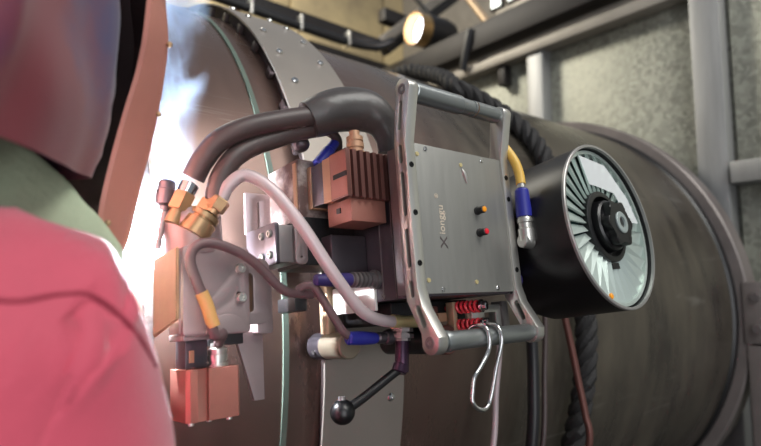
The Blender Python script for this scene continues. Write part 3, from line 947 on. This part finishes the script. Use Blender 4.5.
# ------------------------------------------------------------------ hoses and cables
hA = [(160, 112, 681), (166, 127, 688), (178, 144, 696), (200, 157, 703), (232, 168, 709), (264, 177, 713), (290, 183, 716)]
single(MB().tube(hA, 9.8, 8, 18), 'gas_hose', M['rubber'], (230, 160, 700), 'upper thick black hose arching from the left brass fitting into the sleeve', 'hose')
hB = [(176, 92, 690), (177, 102, 691), (181, 114, 692), (190, 129, 694), (206, 142, 696), (229, 153, 699), (254, 164, 702), (284, 173, 705)]
single(MB().tube(hB, 9.2, 8, 18), 'power_hose', M['rubber'], (215, 145, 690), 'lower thick black hose running just beneath the upper one into the sleeve', 'hose')
hG = [(179, 93, 696), (184, 104, 701), (196, 112, 707), (214, 99.5, 717), (236, 67, 728), (260.4, 28, 733), (286.5, -3.5, 732), (304, -14, 728), (322, -18.5, 724), (338, -20.3, 721)]
tg = Thing('grey_hose', (280, 0, 720), 'long silver grey hose curving down across the machine to a gold sleeve', 'hose')
tg.part(MB().tube(hG, 5.6, 8, 18), 'hose', M['greyhose'])
tg.part(MB().lathe((336, -20.2, 721.4), Vector((50, -2.5, -5)), [(0, 5.4), (0, 6.6), (8, 6.6), (10, 5.8), (56, 5.8), (57, 5)], 20), 'gold_sleeve', M['gold'], label='gold end sleeve')
hS = [(262, 175, 706), (280, 184, 712), (300, 190, 716), (320, 190, 722), (334, 180, 728), (342, 164, 730), (344, 148, 728)]
sl = single(MB().tube(hS, lambda q: 18.0 + 4.0 * math.sin(PI * min(1, q * 1.35)) - 5.5 * max(0, q - .55) / .45, 8, 26), 'hose_sleeve', M['leather'], (310, 170, 715), 'fat shiny black sleeve bundling the two hoses behind the handle', 'sleeve')
tcb = Thing('motor_cable', (190, 0, 690), 'dark cable with yellow label looping above the copper motor', 'cable')
tcb.part(MB().tube([(186, -30, 665), (185, -26, 672), (180, -20, 690), (169.5, -20, 699), (163, 3, 701), (156, 19, 701), (150, 37, 701), (153, 48, 701), (164, 53, 701), (184, 49, 700), (206, 38, 698), (234, 15, 694), (252, 11, 690), (270, 10, 686)], 4.2, 8, 18), 'cable', M['cable'])
tcb.part(MB().tube([(168.5, -14, 700.5), (166, -7, 700.8), (163, 3, 701), (158.6, 13, 701)], 5.2, 6, 18), 'label_sleeve', M['yellow_label'], label='yellow wrapped label sleeve')
tcd = Thing('sensor_cable', (280, 0, 700), 'dark cable dropping to a bright blue boot beside the lever', 'cable')
tcd.part(MB().tube([(252, 14, 690), (258, 18, 696), (264, 16, 700), (273, 3, 700), (285, -15, 700), (292, -25, 700), (300, -31, 700)], 4.0, 8, 18), 'cable', M['cable'])
tcd.part(MB().lathe((297, -32.5, 700), Vector((55, -4, 0)), [(0, 4.5), (2, 6.4), (16, 6.6), (32, 5.8), (36, 4.2), (36, .01)], 20), 'boot', M['blue'], label='bright blue boot')
tcd.part(MB().lathe((332, -35, 700), Vector((55, -2, 0)), [(0, 4.2), (2, 5.6), (10, 5.6), (11, 7), (18, 7), (19, 5), (22, 5)], 20), 'plug', M['side'])
tmc = Thing('drive_cable', (300, 150, 700), 'short cable with a dark blue boot behind the finned motor', 'cable')
tmc.part(MB().tube([(316, 148, 672), (306, 168, 690), (290, 176, 690), (284, 172, 688)], 5, 6, 18), 'cable', M['rubber'])
tmc.part(MB().lathe((281, 136, 690), Vector((26, 32, -2)), [(0, 5), (2, 7), (24, 6.6), (26, 5.4), (38, 5.2), (40, .01)], 18), 'boot', M['blue'], label='dark blue boot')
tmc.part(MB().ball((268, 160, 680), 9.5, 18, (1, .9, 1)), 'end_cap', M['side'])
ty = Thing('yellow_cable', (480, 100, 780), 'yellow cable entering a blue boot and steel elbow right of the box', 'cable')
ty.part(MB().tube([(456, 168, 770), (460, 163, 776), (464, 152, 782), (467, 138, 788), (468, 124, 791), (466.5, 112, 792.5)], 5.0, 8, 18), 'cable', M['yellow'])
ty.part(MB().lathe((466.8, 116, 792.3), Vector((-.5, -12, .3)), [(0, 4.0), (8, 4.4)], 16), 'cable_end', M['alu'])
ty.part(MB().lathe((466.2, 107, 792.5), Vector((-.5, -30, 0)), [(0, 6), (2, 7.2), (26, 8.2), (30, 8), (30, 4)], 20), 'boot', M['blue'], label='deep blue boot')
el_ = ty.part(MB().lathe((465.6, 77, 792.5), Vector((0, -10, 0)), [(0, 6.8), (3, 8), (6, 8), (7, 7.2), (12, 7.2), (13, 8.4), (24, 8.4), (28, 7), (30, 3), (30, .01)], 22), 'elbow', M['alu'])
ty.part(MB().cyl((458, 52, 791), (477, 50, 794), 7.4, seg=22, c=1), 'elbow_barrel', M['alu'], el_)
ty.part(MB().lathe((477, 50, 794), (1, -.1, .15), [(0, 7.8), (3, 7.8), (5, 5), (5, .01)], 22), 'elbow_cap', M['chrome'], el_)
cn = Thing('port_plug', (470, 15, 770), 'small dark blue plug on the lower right edge of the box', 'plug')
cn.part(MB().cyl((450, 14, 765), (478, 14, 765), 8, seg=20, c=1), 'plug_body', M['violet'])
cn.part(MB().cyl((452, 14, 765), (458, 14, 765), 10, seg=20, c=1), 'plug_nut', M['alu_dark'])
nm = Thing('name_plate', (465, 90, 770), 'pale printed tag on the right side of the box by the blue boot', 'tag')
nm.part(MB().box((463, 472), (76, 116), (768, 770), .4), 'plate', M['alu'])
for k, u in enumerate((82, 88, 97, 103, 109)):
    nm.part(MB().box((465, 470), (u, u + 2.6), (770, 770.4)), 'print_bar', M['text_dark'])

# dangling cables below the drum
single(MB().tube([(672, 10, 640), (668, -39, 638), (656, -110, 640), (648, -200, 630), (640, -330, 590)], 8.5, 8, 16), 'hanging_cable', M['blackrubber'], (600, -200, 600), 'broad black cable hanging below the drum, left of the reddish one', 'cable')
single(MB().tube([(735, 10, 650), (746, -33, 645), (758, -80, 642), (767, -128, 640), (774, -180, 640), (776, -226, 638), (776, -360, 590)], 5.4, 8, 16), 'hanging_cable', M['copper_dark'], (610, -120, 670), 'reddish cable hanging below the drum', 'cable')
single(MB().tube([(575, -20, 655), (584, -61, 645), (570, -120, 642), (556, -184, 640), (545, -300, 610)], 4, 8, 16), 'hanging_cable', M['greyhose'], (445, -110, 690), 'thin pale cable hanging behind the wire hook', 'cable')
single(MB().tube([(700, 5, 640), (698, -34, 642), (680, -110, 642), (664, -205, 636), (655, -330, 595)], 4, 8, 16), 'hanging_cable', M['rubber'], (535, -120, 650), 'thin black cable hanging between the broad black cable and the reddish one', 'cable')

# wire hook on the lower grip
pts = [(372, -45, 786), (372, -36, 783), (374, -29.5, 789), (376.5, -31, 800), (377, -40, 803.5), (374, -52, 803), (363, -64, 802), (355, -72, 801), (352, -84, 800), (351, -91, 800), (356, -97, 800), (364, -99.5, 800), (371, -96, 800), (376, -86, 801), (384, -66, 802), (391, -50, 803.5), (393, -40, 804), (393, -31, 800), (391, -29, 790)]
single(MB().tube(pts, 2.0, 5, 16), 'wire_hook', M['chrome'], (372, -60, 800), 'bright bent wire hook hanging on the lower handle bar', 'hook')

# ------------------------------------------------------------------ welding arc and smoke
single(MB().ball(ARC, .0045, 14), 'welding_arc', M['arcglow'], tuple(ARC), 'blinding white welding arc at the torch tip', 'arc', WF, 1)
ms = D.materials.new('weld_smoke')
ms.use_nodes = True
nt = ms.node_tree
nt.nodes.remove(nt.nodes['Principled BSDF'])
N, L = nt.nodes.new, nt.links.new
pv = N('ShaderNodeVolumePrincipled')
pv.inputs['Color'].default_value = (0.55, 0.74, 1.0, 1)
pv.inputs['Anisotropy'].default_value = 0.1
tcn = N('ShaderNodeTexCoord')
nz = N('ShaderNodeTexNoise')
nz.inputs['Scale'].default_value = 16
nz.inputs['Detail'].default_value = 4
nz.inputs['Distortion'].default_value = 1.2
mp = N('ShaderNodeMapping')
mp.inputs['Scale'].default_value = (1, 1, .55)
L(tcn.outputs['Object'], mp.inputs[0])
L(mp.outputs[0], nz.inputs['Vector'])
rp = N('ShaderNodeMapRange')
rp.inputs['From Min'].default_value = .47
rp.inputs['From Max'].default_value = .64
rp.inputs['To Max'].default_value = 1.0
L(nz.outputs['Fac'], rp.inputs[0])
# soft edge: distance from the object's own axis
sx = N('ShaderNodeSeparateXYZ')
L(tcn.outputs['Object'], sx.inputs[0])
cb = N('ShaderNodeCombineXYZ')
L(sx.outputs[0], cb.inputs[0])
L(sx.outputs[1], cb.inputs[1])
ln = N('ShaderNodeVectorMath')
ln.operation = 'LENGTH'
L(cb.outputs[0], ln.inputs[0])
ed = N('ShaderNodeMapRange')
ed.inputs['From Min'].default_value = .040
ed.inputs['From Max'].default_value = .012
L(ln.outputs['Value'], ed.inputs[0])
mu = N('ShaderNodeMath')
mu.operation = 'MULTIPLY'
L(rp.outputs[0], mu.inputs[0])
L(ed.outputs[0], mu.inputs[1])
mu2 = N('ShaderNodeMath')
mu2.operation = 'MULTIPLY'
mu2.inputs[1].default_value = 68.0
L(mu.outputs[0], mu2.inputs[0])
L(mu2.outputs[0], pv.inputs['Density'])
L(pv.outputs[0], nt.nodes['Material Output'].inputs['Volume'])
c0, c1 = ARC + Vector((0.002, -.012, -.03)), Vector((.128, -.665, ZA + .50))
dz = (c1 - c0)
so = MB().lathe((0, 0, 0), (0, 0, 1), [(0, .03), (.05, .05), (dz.length, .055)], 20).build('weld_smoke', ms, None, (0, 0, 0))
so.location = c0
so.rotation_euler = dz.to_track_quat('Z', 'Y').to_euler()
so['kind'] = 'stuff'
tag(so, 'pale blue welding smoke rising from the arc', 'smoke')
so['kind'] = 'stuff'

# ------------------------------------------------------------------ the welder
def skin(name, verts, edges, m, parent, base, sub=2, fn=None, root=0):
    me = D.meshes.new(name)
    me.from_pydata([v[0] for v in verts], edges, [])
    o = D.objects.new(name, me)
    COL.objects.link(o)
    md = o.modifiers.new('s', 'SKIN')
    for i, v in enumerate(verts):
        sv = me.skin_vertices[0].data[i]
        rr = v[1]
        sv.radius = rr if isinstance(rr, tuple) else (rr, rr)
        sv.use_root = (i == root)
    md.use_smooth_shade = True
    sd = o.modifiers.new('d', 'SUBSURF')
    sd.levels = sd.render_levels = sub
    dg = bpy.context.evaluated_depsgraph_get()
    ev = D.meshes.new_from_object(o.evaluated_get(dg))
    D.objects.remove(o)
    D.meshes.remove(me)
    if fn:
        for v in ev.vertices:
            v.co = fn(v.co.copy(), v.normal.copy())
    for v in ev.vertices:
        v.co = v.co - Vector(base)
    for p in ev.polygons:
        p.use_smooth = True
    ev.name = name
    ev.materials.clear()
    ev.materials.append(m)
    o = D.objects.new(name, ev)
    COL.objects.link(o)
    o.parent = parent
    return o


PB = (-.22, -.80, 0)
tw = Thing('person', PB, 'welder in red work suit with dark hood and brown face mask, bending to the arc', 'person', WF, 1)
Z = ZA
BV = [((-.22, -.81, Z - .42), (.13, .10)), ((-.20, -.80, Z - .22), (.13, .10)), ((-.15, -.785, Z - .02), (.14, .10)), ((-.10, -.77, Z + .12), .055), ((-.075, -.75, Z + .19), .058), ((-.055, -.735, Z + .29), (.08, .095)), ((-.055, -.735, Z + .36), (.06, .075)),
      ((.015, -.80, Z + .03), .055), ((.03, -.80, Z - .25), .042), ((.06, -.72, Z - .42), .030),
      ((-.28, -.72, Z + .03), .055), ((-.30, -.70, Z - .25), .042), ((-.18, -.66, Z - .35), .030),
      ((-.31, -.77, Z - .48), .085), ((-.30, -.70, Z - .88), .058), ((-.32, -.78, Z - 1.24), .042), ((-.29, -.64, Z - 1.27), .03),
      ((-.13, -.86, Z - .48), .085), ((-.10, -.80, Z - .88), .058), ((-.12, -.90, Z - 1.24), .042), ((-.07, -.77, Z - 1.27), .03)]
BE = [(0, 1), (1, 2), (2, 3), (3, 4), (4, 5), (5, 6), (2, 7), (7, 8), (8, 9), (2, 10), (10, 11), (11, 12), (0, 13), (13, 14), (14, 15), (15, 16), (0, 17), (17, 18), (18, 19), (19, 20)]
skin('body', BV, BE, M['skin'], tw.o, PB)


def wrinkle(co, n):
    q = co * 9
    a = noise.noise(Vector((q.x * .7 + q.z * .9, q.y * .8, q.z * .5)))
    b = noise.noise(Vector((q.x * 1.8 + q.z * 2.0, q.y * 1.6, q.z * .8 + 4)))
    rg = (1 - abs(a) * 2.4) ** 3 if abs(a) < .41 else 0
    return co + n * (.010 * rg + .005 * b)


SV = [((-.22, -.81, Z - .44), (.17, .14)), ((-.20, -.80, Z - .22), (.165, .135)), ((-.15, -.785, Z - .02), (.16, .125)), ((-.085, -.77, Z + .10), (.095, .095)), ((-.07, -.76, Z + .15), (.075, .075)),
      ((.020, -.79, Z + .050), .102), ((.032, -.80, Z - .055), .099), ((.040, -.80, Z - .24), .082), ((.06, -.73, Z - .40), .055),
      ((-.28, -.73, Z + .03), .085), ((-.30, -.71, Z - .24), .072), ((-.19, -.665, Z - .34), .052)]
SE = [(0, 1), (1, 2), (2, 3), (3, 4), (2, 5), (5, 6), (6, 7), (7, 8), (2, 9), (9, 10), (10, 11)]
skin('work_jacket', SV, SE, M['red_suit'], tw.o, PB, 4, wrinkle)
TV = [((-.22, -.81, Z - .40), (.165, .135)), ((-.31, -.77, Z - .50), .115), ((-.30, -.71, Z - .88), .09), ((-.32, -.78, Z - 1.20), .075), ((-.13, -.86, Z - .50), .115), ((-.10, -.81, Z - .88), .09), ((-.12, -.90, Z - 1.20), .075)]
skin('work_trousers', TV, [(0, 1), (1, 2), (2, 3), (0, 4), (4, 5), (5, 6)], M['trouser'], tw.o, PB, 2)
for bx, by in ((-.32, -.78), (-.12, -.90)):
    skin('boot', [((bx, by - .03, Z - 1.14), .055), ((bx, by - .02, Z - 1.25), .05), ((bx + .03, by + .09, Z - 1.265), .042), ((bx + .045, by + .16, Z - 1.27), .034)], [(0, 1), (1, 2), (2, 3)], M['boot'], tw.o, PB, 2)


def glove(wr_, fw_, side):
    wr_, fw_ = Vector(wr_), Vector(fw_).normalized()
    dn = Vector((0, 0, -1))
    sd_ = fw_.cross(dn).normalized() * side
    pal = wr_ + fw_ * .085
    vs = [(wr_ - fw_ * .05, .046), (wr_, .034), (wr_ + fw_ * .045, (.044, .022)), (pal, (.046, .020))]
    es = [(0, 1), (1, 2), (2, 3)]
    for k, (off, ln_) in enumerate(((-.032, .062), (-.011, .074), (.011, .070), (.032, .055))):
        b_ = pal + sd_ * off
        i = len(vs)
        vs += [(b_ + fw_ * .02, .0105), (b_ + fw_ * ln_ * .6 + dn * .012, .010), (b_ + fw_ * ln_ * .85 + dn * .04, .009)]
        es += [(3, i), (i, i + 1), (i + 1, i + 2)]
    i = len(vs)
    vs += [(wr_ + fw_ * .05 - sd_ * .048 + dn * .01, .013), (wr_ + fw_ * .085 - sd_ * .062 + dn * .03, .0105)]
    es += [(2, i), (i, i + 1)]
    skin('glove', vs, es, M['glove'], tw.o, PB, 2)


glove((.065, -.70, Z - .43), (.3, .4, -.9), 1)
glove((-.15, -.655, Z - .36), (.8, .1, -.6), -1)

# hood: soft leather draped over the head, open toward the arc
hd = MB()
NU, NV_ = 110, 70
rows = []
for j in range(NV_ + 1):
    v = j / NV_
    row = []
    for i in range(NU):
        u = 2 * PI * i / NU
        zz = math.cos(PI * .02 + v * PI * .62)
        rad = math.sin(PI * .02 + v * PI * .62)
        flare = max(0, v - .55) / .45
        x = math.cos(u) * rad * (.122 + .008 * flare)
        y = math.sin(u) * rad * (.130 + .01 * flare)
        z = zz * .17 - flare * .085
        q = Vector((x, y, z))
        f1 = noise.noise(Vector((x * 9 + z * 7, y * 9, z * 6 - x * 7)))
        f2 = noise.noise(Vector((x * 20 + z * 14, y * 18, z * 9 - x * 9 + 7)))
        rg = (1 - min(1, abs(f1) * 2.2)) ** 2
        f3 = noise.noise(Vector((z * 16 + x * 13, y * 4, (x - z) * 3 + 2)))
        k = 1 + .10 * rg + .05 * f2 + .05 * f3
        row.append(Vector((-.062, -.742, Z + .325)) + Vector((x * k, y * k, z * (1 + .03 * f1))))
    rows.append(row)
hd.rings(rows, False)
hd.bm.faces.new([v for v in list(hd.bm.verts)[:NU]])
tw.part(hd, 'leather_hood', M['hood'], smooth=0 or 80)

# collar band
cl = MB()
cp_ = spline([(-.16, -.74, .15), (-.12, -.83, .17), (-.05, -.80, .195), (.0, -.757, .186), (.021, -.745, .176), (.036, -.745, .166), (.053, -.744, .149), (.070, -.745, .129), (.081, -.746, .113), (.085, -.735, .102), (.07, -.70, .10), (.0, -.66, .12)], 6)
rr = []
for i, p in enumerate(cp_):
    a, b = cp_[max(i - 1, 0)], cp_[min(i + 1, len(cp_) - 1)]
    tt = (b - a).normalized()
    out_ = tt.cross(Vector((0, 0, 1))).normalized()
    upv = out_.cross(tt).normalized()
    wv = .0022 * noise.noise(p * 60)
    c_ = p + Vector((0, 0, Z)) - upv * .004
    hh = .011 + wv
    rr.append([c_ + upv * hh - out_ * .003, c_ + upv * (hh + .003), c_ + upv * hh + out_ * .004, c_ - upv * .022 + out_ * .009, c_ - upv * .022 - out_ * .003])
cl.rings(rr)
tw.part(cl, 'collar', M['collar'], smooth=60, label='grey green torn collar edge')

# stitched seam across the shoulder of the jacket
jk = [o for o in tw.o.children if o.name.startswith('work_jacket')][0]
sm = []
for p in [(-.02, -.95, Z + .118), (.0, -.95, Z + .104), (.018, -.95, Z + .096), (.036, -.95, Z + .098), (.050, -.94, Z + .097), (.066, -.93, Z + .082), (.082, -.92, Z + .062)]:
    ok, co, no_, ix = jk.ray_cast(Vector(p) - Vector(PB), Vector((0, 1, 0)))
    if ok:
        sm.append(co + Vector(PB) + no_ * .0004)
if len(sm) > 3:
    tw.part(MB().tube(sm, .0009, 4, 10), 'shoulder_seam', M['seam'])
# face mask: curved shell, near side edge seen from behind
Lp = [(.094, -.775, .330), (.0935, -.768, .300), (.093, -.762, .264), (.092, -.752, .240), (.088, -.743, .215), (.083, -.734, .182), (.079, -.727, .145), (.082, -.724, .116)]
Rp = [(.104, -.752, .335), (.107, -.746, .302), (.113, -.738, .273), (.1145, -.727, .246), (.112, -.714, .204), (.107, -.705, .168), (.102, -.700, .131), (.094, -.698, .110)]
cols = [Lp, Rp]
for dx, dy in ((-.006, .045), (-.05, .085), (-.11, .10), (-.17, .06), (-.19, .01)):
    cols.append([(p[0] + dx, p[1] + dy, p[2] + .01) for p in Rp])
fk = MB()
cs = [spline(c, 4) for c in cols]
outer = [[p + Vector((0, 0, Z)) for p in c] for c in cs]
n_ = len(outer[0])
# wall thickness: offset inward toward the head axis
hc = Vector((.0, -.70, 0))
inner = []
for c in outer:
    inner.append([p + ((hc - Vector((p.x, p.y, 0))).normalized() * .004) for p in c])
def shift(c, d):
    return [p + ((hc - Vector((p.x, p.y, 0))).normalized() * d) for p in c]


fk.rings([[c[i] for c in outer + [shift(c, .003) for c in outer][::-1]] for i in range(n_)])
tw.part(fk, 'face_mask', M['mask'], label='brown mask shell with rivets', smooth=40)
ln_ = MB()
lc = outer[1:]
ln_.rings([[c[i] for c in [shift(c, .0034) for c in lc] + [shift(c, .006) for c in lc][::-1]] for i in range(n_)])
tw.part(ln_, 'mask_lining', M['mask_in'], smooth=40, label='dark inside of the mask')
rv = [Vector(p) for p in ((.104, -.7525, .318), (.1005, -.760, .318), (.1135, -.7385, .268), (.1135, -.720, .222), (.081, -.731, .140))]
tw.copies(MB().ball((0, 0, 0), .0021, 10), 'rivet', M['brass'], [(p + Vector((0, -.001, Z)), None) for p in rv])
